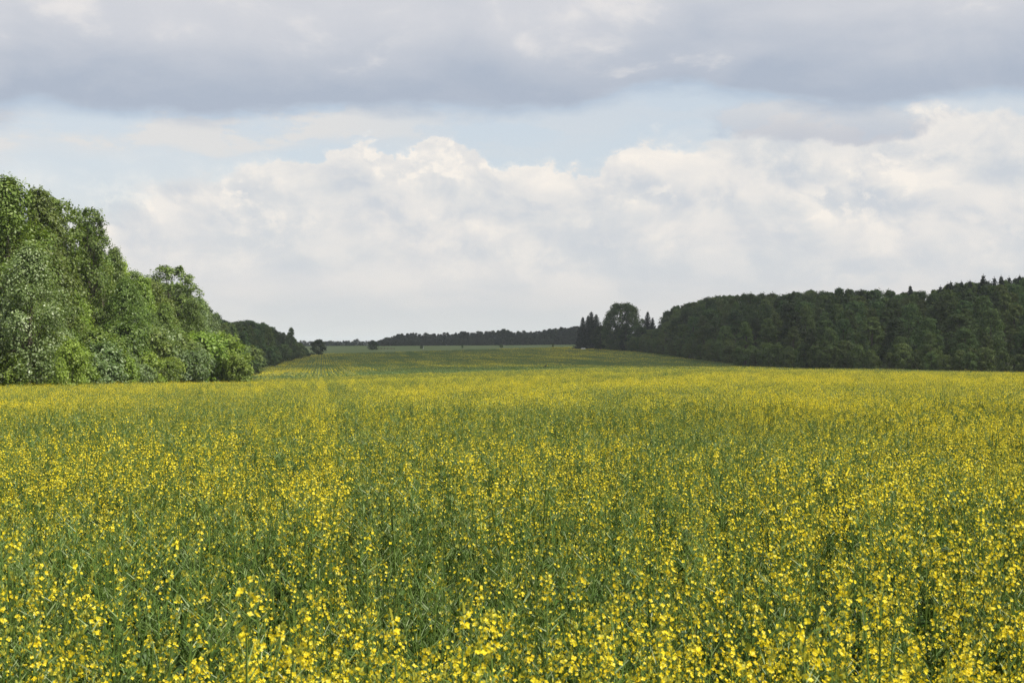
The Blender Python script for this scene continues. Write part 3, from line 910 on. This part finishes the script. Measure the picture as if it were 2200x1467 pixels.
# ---------------------------------------------------------------- the sunlit wood along the crop's left side
rngT = np.random.default_rng(5)
_SL = np.array([(-250, 360), (0, 388), (40, 390), (100, 415), (150, 440), (190, 452), (225, 480), (232, 535), (262, 562), (300, 580), (330, 588),
                (350, 578), (390, 592), (415, 625), (445, 648), (470, 682), (490, 690), (540, 686), (580, 694), (605, 712), (622, 708), (640, 726), (660, 738), (700, 745)], float)
def sil_left(px): return np.interp(px, _SL[:, 0], _SL[:, 1])
GRP_L = 'trees of the sunlit wood'
named = [  # kind, variant, column, row of the top, distance, width factor, leaf, label
    ('near', 1, 12, 388, 127, 0.85, 'leaf_mid', 'tallest tree of the sunlit wood, its leafy top meeting the photo edge'),
    ('near', 2, 88, 412, 135, 0.8, 'leaf_mid', 'tall tree with uneven top just behind the tallest of the sunlit wood'),
    ('airy', 0, 128, 428, 143, 0.85, 'leaf_mid', 'tree with thin see-through top between the tallest tree and the bare-limbed one'),
    ('airy', 1, 185, 447, 155, 0.72, 'leaf_mid', 'open crowned tree with dark limbs showing against the sky'),
    ('near', 0, 196, 486, 160, 0.6, 'leaf_mid', 'dense tree tucked under the open crowned one'),
    ('near', 2, 250, 537, 184, 0.62, 'leaf_mid', 'mid sized tree filling the notch past the open crowned one'),
    ('near', 3, 222, 545, 178, 0.7, 'leaf_mid', 'tree with sloping crown below the open crowned one in the sunlit wood'),
    ('airy', 0, 366, 572, 232, 1.25, 'leaf_mid', 'round grey green tree rising alone above the end of the sunlit wood'),
    ('near', 0, 290, 590, 205, 0.75, 'leaf_silver', 'pale topped tree just before the round one on the wood skyline'),
    ('bush', 0, 478, 722, 186, 1.05, 'leaf_bright', 'bright yellow green bush at the very tip of the sunlit wood'),
    ('bush', 2, 512, 762, 184, 1.1, 'leaf_bright', 'lowest bright bush tapering off the tip of the sunlit wood'),
    ('bush', 1, 430, 718, 183, 1.1, 'leaf_bright', 'bright bush next to the one at the tip of the wood'),
    ('bush', 2, 392, 738, 174, 1.1, 'leaf_silver', 'silvery bush low at the crop edge near the tip of the wood'),
    ('near', 1, 60, 530, 112, 0.95, 'leaf_silver', 'big silvery leaved tree in the front of the sunlit wood'),
    ('near', 2, 300, 668, 168, 0.8, 'leaf_silver', 'silvery tree in the middle of the sunlit wood front'),
    ('bush', 0, 148, 735, 106, 0.62, 'leaf_bright', 'light green young tree low at the front of the wood'),
]
for kd, va, px, py, d, w, lm, lb in named:
    x = X_at(px, d)
    plant_tree(kd, va, 'broadleaf_tree' if kd != 'bush' else 'leafy_bush', x, d, h_for(py, x, d), w, lm, lb, 'tree' if kd != 'bush' else 'bush', GRP_L if kd != 'bush' else 'bushes of the sunlit wood')


LEAFWORD = {'leaf_mid': 'mid green', 'leaf_silver': 'silvery', 'leaf_bright': 'yellow green', 'leaf_shaded': 'dark green', 'leaf_fringe': 'dull green'}


def fill_left(kind, nv, name, y0, y1, step, dx, hmin, hmax, mats, width, label, cat, group, jit=1.5, drop=14, edge=left_edge):
    y = y0
    while y < y1:
        yy = y + rngT.uniform(-.3, .3) * step
        x = float(edge(yy)) + dx + rngT.normal(0, jit)
        px = px_of(x, yy)
        if -160 < px < 720:
            h = rngT.uniform(hmin, hmax)
            half = 0.20 * h * width * FPX / yy                      # the crown must stay under the skyline on both sides
            row = max(sil_left(px), sil_left(px + 0.75 * half) - 0.12 * h * FPX / yy)
            lim = h_for(row + drop * rngT.uniform(0.3, 1.6), x, yy)
            h = min(h, lim)
            lm = mats[int(rngT.integers(len(mats)))]
            if h > 1.6:
                plant_tree(kind, int(rngT.integers(nv)), name, x, yy, h, width * rngT.uniform(.85, 1.15), lm, LEAFWORD[lm] + ' ' + label, cat, group)
        y += step * rngT.uniform(.8, 1.2)


main_line = lambda y: -37.0 - 0.095 * np.asarray(y)
NEARM = ['leaf_mid', 'leaf_mid', 'leaf_silver', 'leaf_bright', 'leaf_mid']
fill_left('bush', 3, 'leafy_bush', 84, 166, 3.4, -1.6, 2.8, 4.8, ['leaf_bright', 'leaf_bright', 'leaf_silver', 'leaf_mid'], 1.0, 'low bush right at the crop edge below the sunlit wood', 'bush', 'bushes of the sunlit wood', 0.7)
fill_left('bush', 3, 'leafy_bush', 84, 172, 4.2, -4.6, 5.0, 7.5, NEARM, 0.95, 'tall bush in the second rank below the sunlit wood', 'bush', 'bushes of the sunlit wood', 0.9)
fill_left('near', 4, 'broadleaf_tree', 88, 205, 6.5, -8.0, 8.5, 12.5, NEARM, 0.85, 'small tree behind the bushes of the sunlit wood', 'tree', GRP_L, 1.2)
fill_left('near', 4, 'broadleaf_tree', 88, 260, 6.5, -13.0, 12.0, 16.5, NEARM, 0.85, 'medium tree halfway up the face of the sunlit wood', 'tree', GRP_L, 1.5)
fill_left('near', 4, 'broadleaf_tree', 92, 330, 7.0, -2.0, 15.0, 19.5, ['leaf_mid', 'leaf_mid', 'leaf_bright', 'leaf_silver'], 0.9, 'tall tree in the upper face of the sunlit wood', 'tree', GRP_L, 1.5, 12, main_line)
fill_left('near', 4, 'broadleaf_tree', 100, 330, 8.0, -10.0, 16.0, 20.5, ['leaf_mid'], 0.9, 'tall tree at the back of the sunlit wood', 'tree', GRP_L, 1.8, 10, main_line)
# farther along: the same wood under the cloud's shadow
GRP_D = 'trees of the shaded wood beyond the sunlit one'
fill_left('shrub', 3, 'wood_edge_shrub', 235, 700, 5.0, -2.5, 4.5, 7.0, ['leaf_fringe', 'leaf_shaded'], 1.0, 'shrub at the foot of the shaded wood beyond the sunlit one', 'shrub', 'shrubs at the foot of the shaded wood', 1.0, 14)
fill_left('wood', 4, 'broadleaf_tree', 330, 690, 8.0, -7.0, 9.0, 14.0, ['leaf_shaded', 'leaf_fringe'], 0.9, 'tree in front of the shaded wood beyond the sunlit one', 'tree', GRP_D, 1.5, 9)
fill_left('wood', 4, 'broadleaf_tree', 330, 680, 9.0, -14.0, 14.0, 20.0, ['leaf_shaded'], 0.95, 'tree in the middle of the shaded wood beyond the sunlit one', 'tree', GRP_D, 2.0, 7)
fill_left('wood', 4, 'broadleaf_tree', 330, 660, 10.0, -23.0, 15.0, 22.0, ['leaf_shaded'], 0.95, 'skyline tree of the shaded wood beyond the sunlit one', 'tree', GRP_D, 2.5, 4)
x = X_at(624, 610); plant_tree('wood', 2, 'broadleaf_tree', x, 610, h_for(704, x, 610), 0.75, 'leaf_shaded', 'pointed tree at the low end of the shaded wood', 'tree', GRP_D)

# ---------------------------------------------------------------- lone bushes between crop and meadow
for px, py, d, kd, va, w, lb in [(684, 730, 688, 'shrub', 0, 1.28, 'round dark bush standing alone just past the end of the wood'),
                             (801, 733, 868, 'shrub', 1, 1.55, 'wide low bush beside the little fence on the meadow edge'),
                             (906, 742.5, 905, 'shrub', 2, 1.1, 'tiny bush beside the white marker post'),
                             (993, 740.5, 905, 'shrub', 0, 0.8, 'tiny bush on the meadow midway between post and round bush'),
                             (1077, 740, 900, 'shrub', 1, 1.2, 'small round dark bush on the meadow edge'),
                             (1188, 738.5, 900, 'shrub', 2, 0.7, 'tiny upright bush on the meadow edge nearest the spruces')]:
    x = X_at(px, d)
    plant_tree(kd, va, 'meadow_bush', x, d, h_for(py, x, d), w, 'leaf_shaded', lb, 'bush', 'lone bushes at the meadow edge')

# ---------------------------------------------------------------- far tree line across the meadow
_FT = np.array([(815, 730), (830, 724), (860, 716), (880, 716), (905, 717), (940, 716), (970, 716), (1000, 712), (1050, 713), (1080, 707), (1120, 712), (1160, 712), (1180, 708), (1210, 704), (1245, 701)], float)
for row in range(2):
    px = 818.0
    while px < 1262:
        d = 1255 + row * 22 + rngT.uniform(-6, 6); x = X_at(px, d)
        py = np.interp(px, _FT[:, 0], _FT[:, 1]) + rngT.uniform(-2.0, 4.5) + row * 1.0
        plant_tree('birch', int(rngT.integers(4)), 'slender_tree', x, d, max(5.0, h_for(py, x, d)), rngT.uniform(1.1, 1.7), 'leaf_far', 'slender grey green tree in the far row across the meadow', 'tree', 'far tree row across the meadow', bark='bark_pale' if rngT.random() < .4 else 'bark')
        px += rngT.uniform(4.0, 8.0)
px = 814.0
while px < 1255:
    d = 1246 + rngT.uniform(-3, 3); x = X_at(px, d)
    plant_tree('shrub', int(rngT.integers(3)), 'undergrowth_shrub', x, d, rngT.uniform(5.0, 8.0), 1.3, 'leaf_far', 'low shrub under the far tree row across the meadow', 'shrub', 'undergrowth of the far tree row')
    px += rngT.uniform(6, 9)
px = 640.0
while px < 835:                                    # lower wood farther off
    d = 1420 + rngT.uniform(-25, 25); x = X_at(px, d)
    py = np.interp(px, [640, 700, 740, 770, 790, 835], [733, 731, 734, 729, 735, 733]) + rngT.uniform(-2.5, 3.5)
    plant_tree('wood', int(rngT.integers(4)), 'distant_tree', x, d, max(5.0, h_for(py, x, d)) + 2.0, rngT.uniform(1.1, 1.5), 'leaf_far', 'small distant tree of the low wood between the lone bushes', 'tree', 'low distant wood between the lone bushes', sink=2.0)
    if rngT.random() < .75:
        plant_tree('shrub', int(rngT.integers(3)), 'undergrowth_shrub', x + rngT.uniform(-2, 2), d - 8, rngT.uniform(4.5, 7.0), 1.4, 'leaf_far', 'low shrub under the distant wood between the lone bushes', 'shrub', 'undergrowth of the low distant wood', sink=1.0)
    px += rngT.uniform(4, 7)

# ---------------------------------------------------------------- the group at the corner of the right-hand wood
for kd, va, px, py, d, w, lm, lb in [
        ('spruce', 0, 1252, 680, 762, 1.25, 'needle', 'pointed dark spruce at the very corner of the wood'),
        ('spruce', 1, 1268, 668, 768, 1.3, 'needle', 'taller dark spruce second from the corner of the wood'),
        ('spruce', 2, 1280, 674, 772, 1.35, 'needle', 'broad dark spruce third from the corner of the wood'),
        ('spruce', 1, 1264, 676, 764, 1.1, 'needle', 'spruce wedged between the two tallest at the corner of the wood'),
        ('round', 0, 1338, 654, 715, 1.02, 'leaf_shaded', 'great round crowned tree beside the corner spruces'),
        ('wood', 1, 1303, 690, 745, 1.3, 'leaf_shaded', 'lower broadleaf tree between the corner spruces and the round tree'),
        ('spruce', 0, 1388, 668, 690, 1.15, 'needle', 'spruce just past the round crowned tree'),
        ('spruce', 2, 1401, 681, 685, 1.0, 'needle', 'thin spruce at the gap in the wood'),
        ('wood', 2, 1312, 712, 728, 1.7, 'leaf_fringe', 'light topped tree in front of the round crowned tree'),
        ('wood', 0, 1346, 696, 700, 1.6, 'leaf_shaded', 'bushy tree under the crown of the round tree'),
        ('wood', 3, 1380, 702, 680, 1.5, 'leaf_shaded', 'low bushy tree beneath the spruce past the round tree'),
        ('wood', 2, 1290, 700, 742, 1.7, 'leaf_shaded', 'wide bushy tree at the shoulder of the corner spruces'),
        ('wood', 0, 1326, 705, 724, 1.8, 'leaf_fringe', 'wide pale green tree low before the round crowned tree'),
        ('wood', 1, 1366, 700, 698, 1.8, 'leaf_shaded', 'wide dark tree filling the gap under the round crown'),
        ('wood', 3, 1398, 708, 668, 1.8, 'leaf_fringe', 'wide low tree below the thin spruce at the gap'),
        ('wood', 2, 1414, 706, 652, 1.7, 'leaf_shaded', 'low tree closing the gap between corner group and big wood')]:
    x = X_at(px, d)
    plant_tree(kd, va, 'spruce' if kd == 'spruce' else 'broadleaf_tree', x, d, h_for(py, x, d), w, lm, lb, 'tree', 'trees at the corner of the right-hand wood')

# ---------------------------------------------------------------- the shaded wood on the rise to the right
_SR = np.array([(1404, 712), (1416, 706), (1424, 682), (1434, 664), (1455, 655), (1500, 645), (1540, 637), (1600, 629), (1700, 629), (1800, 624), (1900, 623), (1960, 625), (2000, 621), (2040, 611), (2100, 605), (2200, 598), (2400, 595)], float)
_DE = (np.array([1253, 1401, 1500, 1602, 1703, 1850, 2202, 2420], float), np.array([800, 640, 520, 420, 370, 330, 280, 255], float))
def d_edge(px): return np.interp(px, *_DE)
_SF = np.array([(1420, 712), (1440, 705), (1500, 700), (1600, 702), (1700, 705), (1900, 712), (2200, 716), (2400, 716)], float)
GRP_R = 'trees of the shaded wood on the rise'
RANK = ['standing directly behind the young fringe', 'in the front ranks', 'in the front ranks', 'in the middle ranks', 'in the middle ranks', 'in the rear ranks', 'on the skyline', 'on the skyline']
for t in range(8):
    px = 1424.0 + rngT.uniform(0, 12)
    while px < 2260:
        de = float(d_edge(px)); d = de + 9 + t * 21 + rngT.uniform(-6, 6); x = X_at(px, d)
        f = min(1.0, t / 6) ** 0.55
        py = lerp(np.interp(px, _SF[:, 0], _SF[:, 1]), np.interp(px, _SR[:, 0], _SR[:, 1]), f)
        py += rngT.normal(3.0, 2.0) if t > 4 else rngT.uniform(-10, 12)
        h = h_for(py, x, d)
        pale = rngT.random() < .3
        slimt = t > 4 and rngT.random() < .35
        if h > 4:
            plant_tree('birch' if slimt else 'wood', int(rngT.integers(4)), 'slender_tree' if slimt else 'forest_tree', x, d, min(h, 27), rngT.uniform(.85, 1.35) * (18 / max(12, h)) ** .35, 'leaf_fringe' if pale else 'leaf_shaded',
                       ('lighter green ' if pale else 'dark green ') + ('slender ' if slimt else '') + 'tree ' + RANK[t] + ' of the shaded wood on the rise', 'tree', GRP_R)
        px += rngT.uniform(.6, 1.3) * (3.4 if slimt else 6.8 if t < 5 else 5.2) * FPX / d
# leggy fringe of young growth along the crop
px = 1290.0
LBF = 'young leafy shrub in the long fringe between crop and shaded wood'
while px < 2300:
    de = float(d_edge(px))
    for k, off in enumerate((2.0, 6.0)):
        d = de + off + rngT.uniform(-1.2, 1.2); p2 = px + rngT.uniform(-4, 4); x = X_at(p2, d)
        h = rngT.uniform(4.6, 7.4) * (1.0 if p2 < 1850 else 0.75) + k * 1.2
        if p2 > 1780 and rngT.random() < .3: continue
        plant_tree('shrub', int(rngT.integers(3)), 'wood_edge_shrub', x, d, h, rngT.uniform(.75, 1.0), 'leaf_fringe', ('front' if k == 0 else 'second') + '-rank ' + LBF, 'shrub', 'young fringe of the shaded wood')
    px += rngT.uniform(.75, 1.2) * 3.4 * FPX / de
# spruces breaking the skyline
for i, (px, py) in enumerate([(1960, 611), (2018, 612), (2034, 606), (2050, 602), (2068, 602), (2082, 600), (2108, 588), (2122, 598), (2136, 593), (2154, 590), (2172, 592), (2186, 589), (2199, 592), (2215, 588), (2236, 592)]):
    de = float(d_edge(px)); d = de + 128 + rngT.uniform(-4, 12); x = X_at(px, d)
    lone = i == 0
    plant_tree('spruce', int(rngT.integers(3)), 'spruce', x, d, h_for(py, x, d), .85, 'needle',
               'lone pointed spruce poking out of the wood skyline' if lone else 'spruce in the jagged dark row on the highest skyline', 'tree', None if lone else 'spruces on the highest skyline')

# ---------------------------------------------------------------- small things far off
M['white'] = plain_mat('white_paint', (0.78, 0.78, 0.76), 0.5, 0.06, 6.0)
M['black'] = plain_mat('black_band', (0.03, 0.03, 0.03), 0.6)
M['wood'] = plain_mat('weathered_wood', (0.11, 0.09, 0.07), 0.9, 0.35, 5.0)
M['glass'] = plain_mat('dark_glass', (0.02, 0.025, 0.03), 0.08, 0.1, 1.0, 0.6)
M['tyre'] = plain_mat('tyre', (0.02, 0.02, 0.02), 0.85)
M['feather'] = plain_mat('feather', (0.018, 0.017, 0.018), 0.6)

d = 885; x = X_at(909.5, d); z = gz(x, d) + 0.45
post = link('marker_post', None, None, (x, d, z - 0.3))
tag(post, 'thin white marker post standing at the meadow edge', 'post')
link('shaft', MB().add(*tube([(0, 0, 0), (0, 0, .9), (0, 0, 1.75), (0, 0, 1.85)], [.11, .11, .10, .04], 10, True)).mesh('shaft', M['white']), post)
link('band', MB().add(*tube([(0, 0, 1.35), (0, 0, 1.55)], [.106, .106], 10, True)).mesh('band', M['black']), post)

d = 872; x = X_at(812, d); z = gz(x, d) + 0.3
fence = link('fence', None, None, (x, d, z))
tag(fence, 'short dark wooden fence beside the wide low bush', 'fence')
pm = MB().add(*tube([(0, 0, 0), (0, 0, 1.5), (0, 0, 1.6)], [.09, .085, .05], 7, True)).mesh('post', M['wood'])
rm = MB().box((0, 0, 0), (2.2, .06, .12)).mesh('rail', M['wood'])
for k in range(6): link('post', pm, fence, (k * 2.0, 0, 0))
for k in range(5):
    for h in (.65, 1.2): link('rail', rm, fence, (k * 2.0 + 1.0, -.08, h))

d = 752; x = X_at(1253, d); z = gz(x, d) - 0.05
car = link('parked_car', None, None, (x, d, z))
car.rotation_euler = (0, 0, math.radians(6))
tag(car, 'pale parked car half hidden under the corner spruces', 'car')
prof = [(-2.05, .35), (-2.1, .75), (-1.25, .92), (-.75, 1.42), (.75, 1.46), (1.45, .98), (2.0, .9), (2.1, .4)]
def hull(prof, w, inset):
    n = len(prof)
    V = [(px_, -w / 2 + (inset if pz > 1 else 0), pz) for px_, pz in prof] + [(px_, w / 2 - (inset if pz > 1 else 0), pz) for px_, pz in prof]
    F = [tuple(range(n))[::-1], tuple(range(n, 2 * n))] + [(i, (i + 1) % n, n + (i + 1) % n, n + i) for i in range(n)]
    return MB().add(V, F)
body = hull(prof, 1.7, .16).mesh('body', M['white']); link('body', body, car)
for sgn in (-1, 1):
    link('window', MB().add([(-.68, sgn * .70, 1.34), (.66, sgn * .70, 1.38), (1.2, sgn * .79, 1.0), (-1.02, sgn * .79, .98)], [(0, 1, 2, 3)]).mesh('window', M['glass']), car)
    for wx in (-1.3, 1.3):
        w = link('wheel', MB().add(*tube([(wx, sgn * .70, .32), (wx, sgn * .88, .32)], [.32, .32], 14, True)).mesh('wheel', M['tyre']), car)
link('windscreen', MB().add([(.80, -.62, 1.43), (.80, .62, 1.43), (1.42, .74, 1.02), (1.42, -.74, 1.02)], [(0, 3, 2, 1)]).mesh('windscreen', M['glass']), car)

# a bird skimming the crop
d = 150; x = X_at(1172, d)
bird = link('flying_bird', None, None, (x, d, Z_at(787, d)))
tag(bird, 'small dark bird flying low over the crop', 'bird')
bird.rotation_euler = (0.1, -0.75, 0.5)
bV, bF = tube([(0, -.20, .01), (0, -.15, .0), (0, -.06, 0), (0, .06, 0), (0, .13, .012), (0, .165, .018), (0, .20, .014), (0, .225, .008)], [.012, .022, .045, .05, .034, .032, .018, .003], 8, True)
V = list(bV); F = list(bF); o = len(V)
V += [(-.03, -.28, .01), (.03, -.28, .01), (.02, -.17, .012), (-.02, -.17, .012)]; F.append((o, o + 1, o + 2, o + 3))
for sgn in (-1, 1):
    o = len(V)
    V += [(sgn * .03, .08, .02), (sgn * .17, .10, .07), (sgn * .33, .00, .06), (sgn * .20, -.02, .06), (sgn * .03, -.07, .02)]
    V += [(a, b, c - .008) for a, b, c in V[o:o + 5]]
    F += [(o, o + 1, o + 2, o + 3, o + 4), (o + 9, o + 8, o + 7, o + 6, o + 5)] + [(o + i, o + 5 + i, o + 5 + (i + 1) % 5, o + (i + 1) % 5) for i in range(5)]
link('body', poly_mesh('body', V, F, [M['feather']]), bird)

# ---------------------------------------------------------------- the cloud that shades the far slope and the woods
def make_cloud():
    import bmesh
    bm = bmesh.new(); bmesh.ops.create_icosphere(bm, subdivisions=5, radius=1.0)
    co = np.array([v.co[:] for v in bm.verts])
    r = 1 + 0.34 * (vnoise(co[:, 0] * 10 + 50, co[:, 1] * 10 + co[:, 2] * 4, 4.2, 31) - .5) + 0.20 * (vnoise(co[:, 0] * 10, co[:, 1] * 10 + co[:, 2] * 5, 1.7, 32) - .5) + 0.1 * (vnoise(co[:, 0] * 10, co[:, 1] * 10 + co[:, 2] * 5, .8, 33) - .5)
    co = co * r[:, None]
    co[:, 2] = np.where(co[:, 2] < 0, co[:, 2] * .45, co[:, 2])
    for v, c in zip(bm.verts, co): v.co = (c[0] * 800, c[1] * 690, c[2] * 170)
    me = bpy.data.meshes.new('cloud'); bm.to_mesh(me); bm.free()
    m, t = new_mat('cloud')
    sc = t.nodes.new('ShaderNodeVolumeScatter'); sc.inputs['Color'].default_value = (.99, .99, .99, 1); sc.inputs['Density'].default_value = 0.0085
    out = t.nodes.new('ShaderNodeOutputMaterial'); t.links.new(sc.outputs[0], out.inputs['Volume'])
    me.materials.append(m)
    return me


CLOUD_H = 800.0
_off = Vector((SUN_DIR.x, SUN_DIR.y, 0)) * (CLOUD_H / SUN_DIR.z)
tag(link('cloud', make_cloud(), None, (270 + _off.x, 985 + _off.y, CLOUD_H)), 'broad cumulus cloud drifting over the shaded wood', 'cloud', kind='stuff')

# ---------------------------------------------------------------- the air between here and the far trees
m, t = new_mat('haze')
pv = t.nodes.new('ShaderNodeVolumePrincipled')
pv.inputs['Color'].default_value = (0.86, 0.92, 1.0, 1); pv.inputs['Density'].default_value = 9.0e-5; pv.inputs['Anisotropy'].default_value = 0.0
out = t.nodes.new('ShaderNodeOutputMaterial'); t.links.new(pv.outputs[0], out.inputs['Volume'])
zlo = float(_gmin) - 1.0; zhi = 62.0
tag(link('haze', MB().box((0, 2900, (zlo + zhi) / 2), (10800, 12200, zhi - zlo)).mesh('haze', m)), 'thin pale summer haze over field and woods', 'haze', kind='stuff')
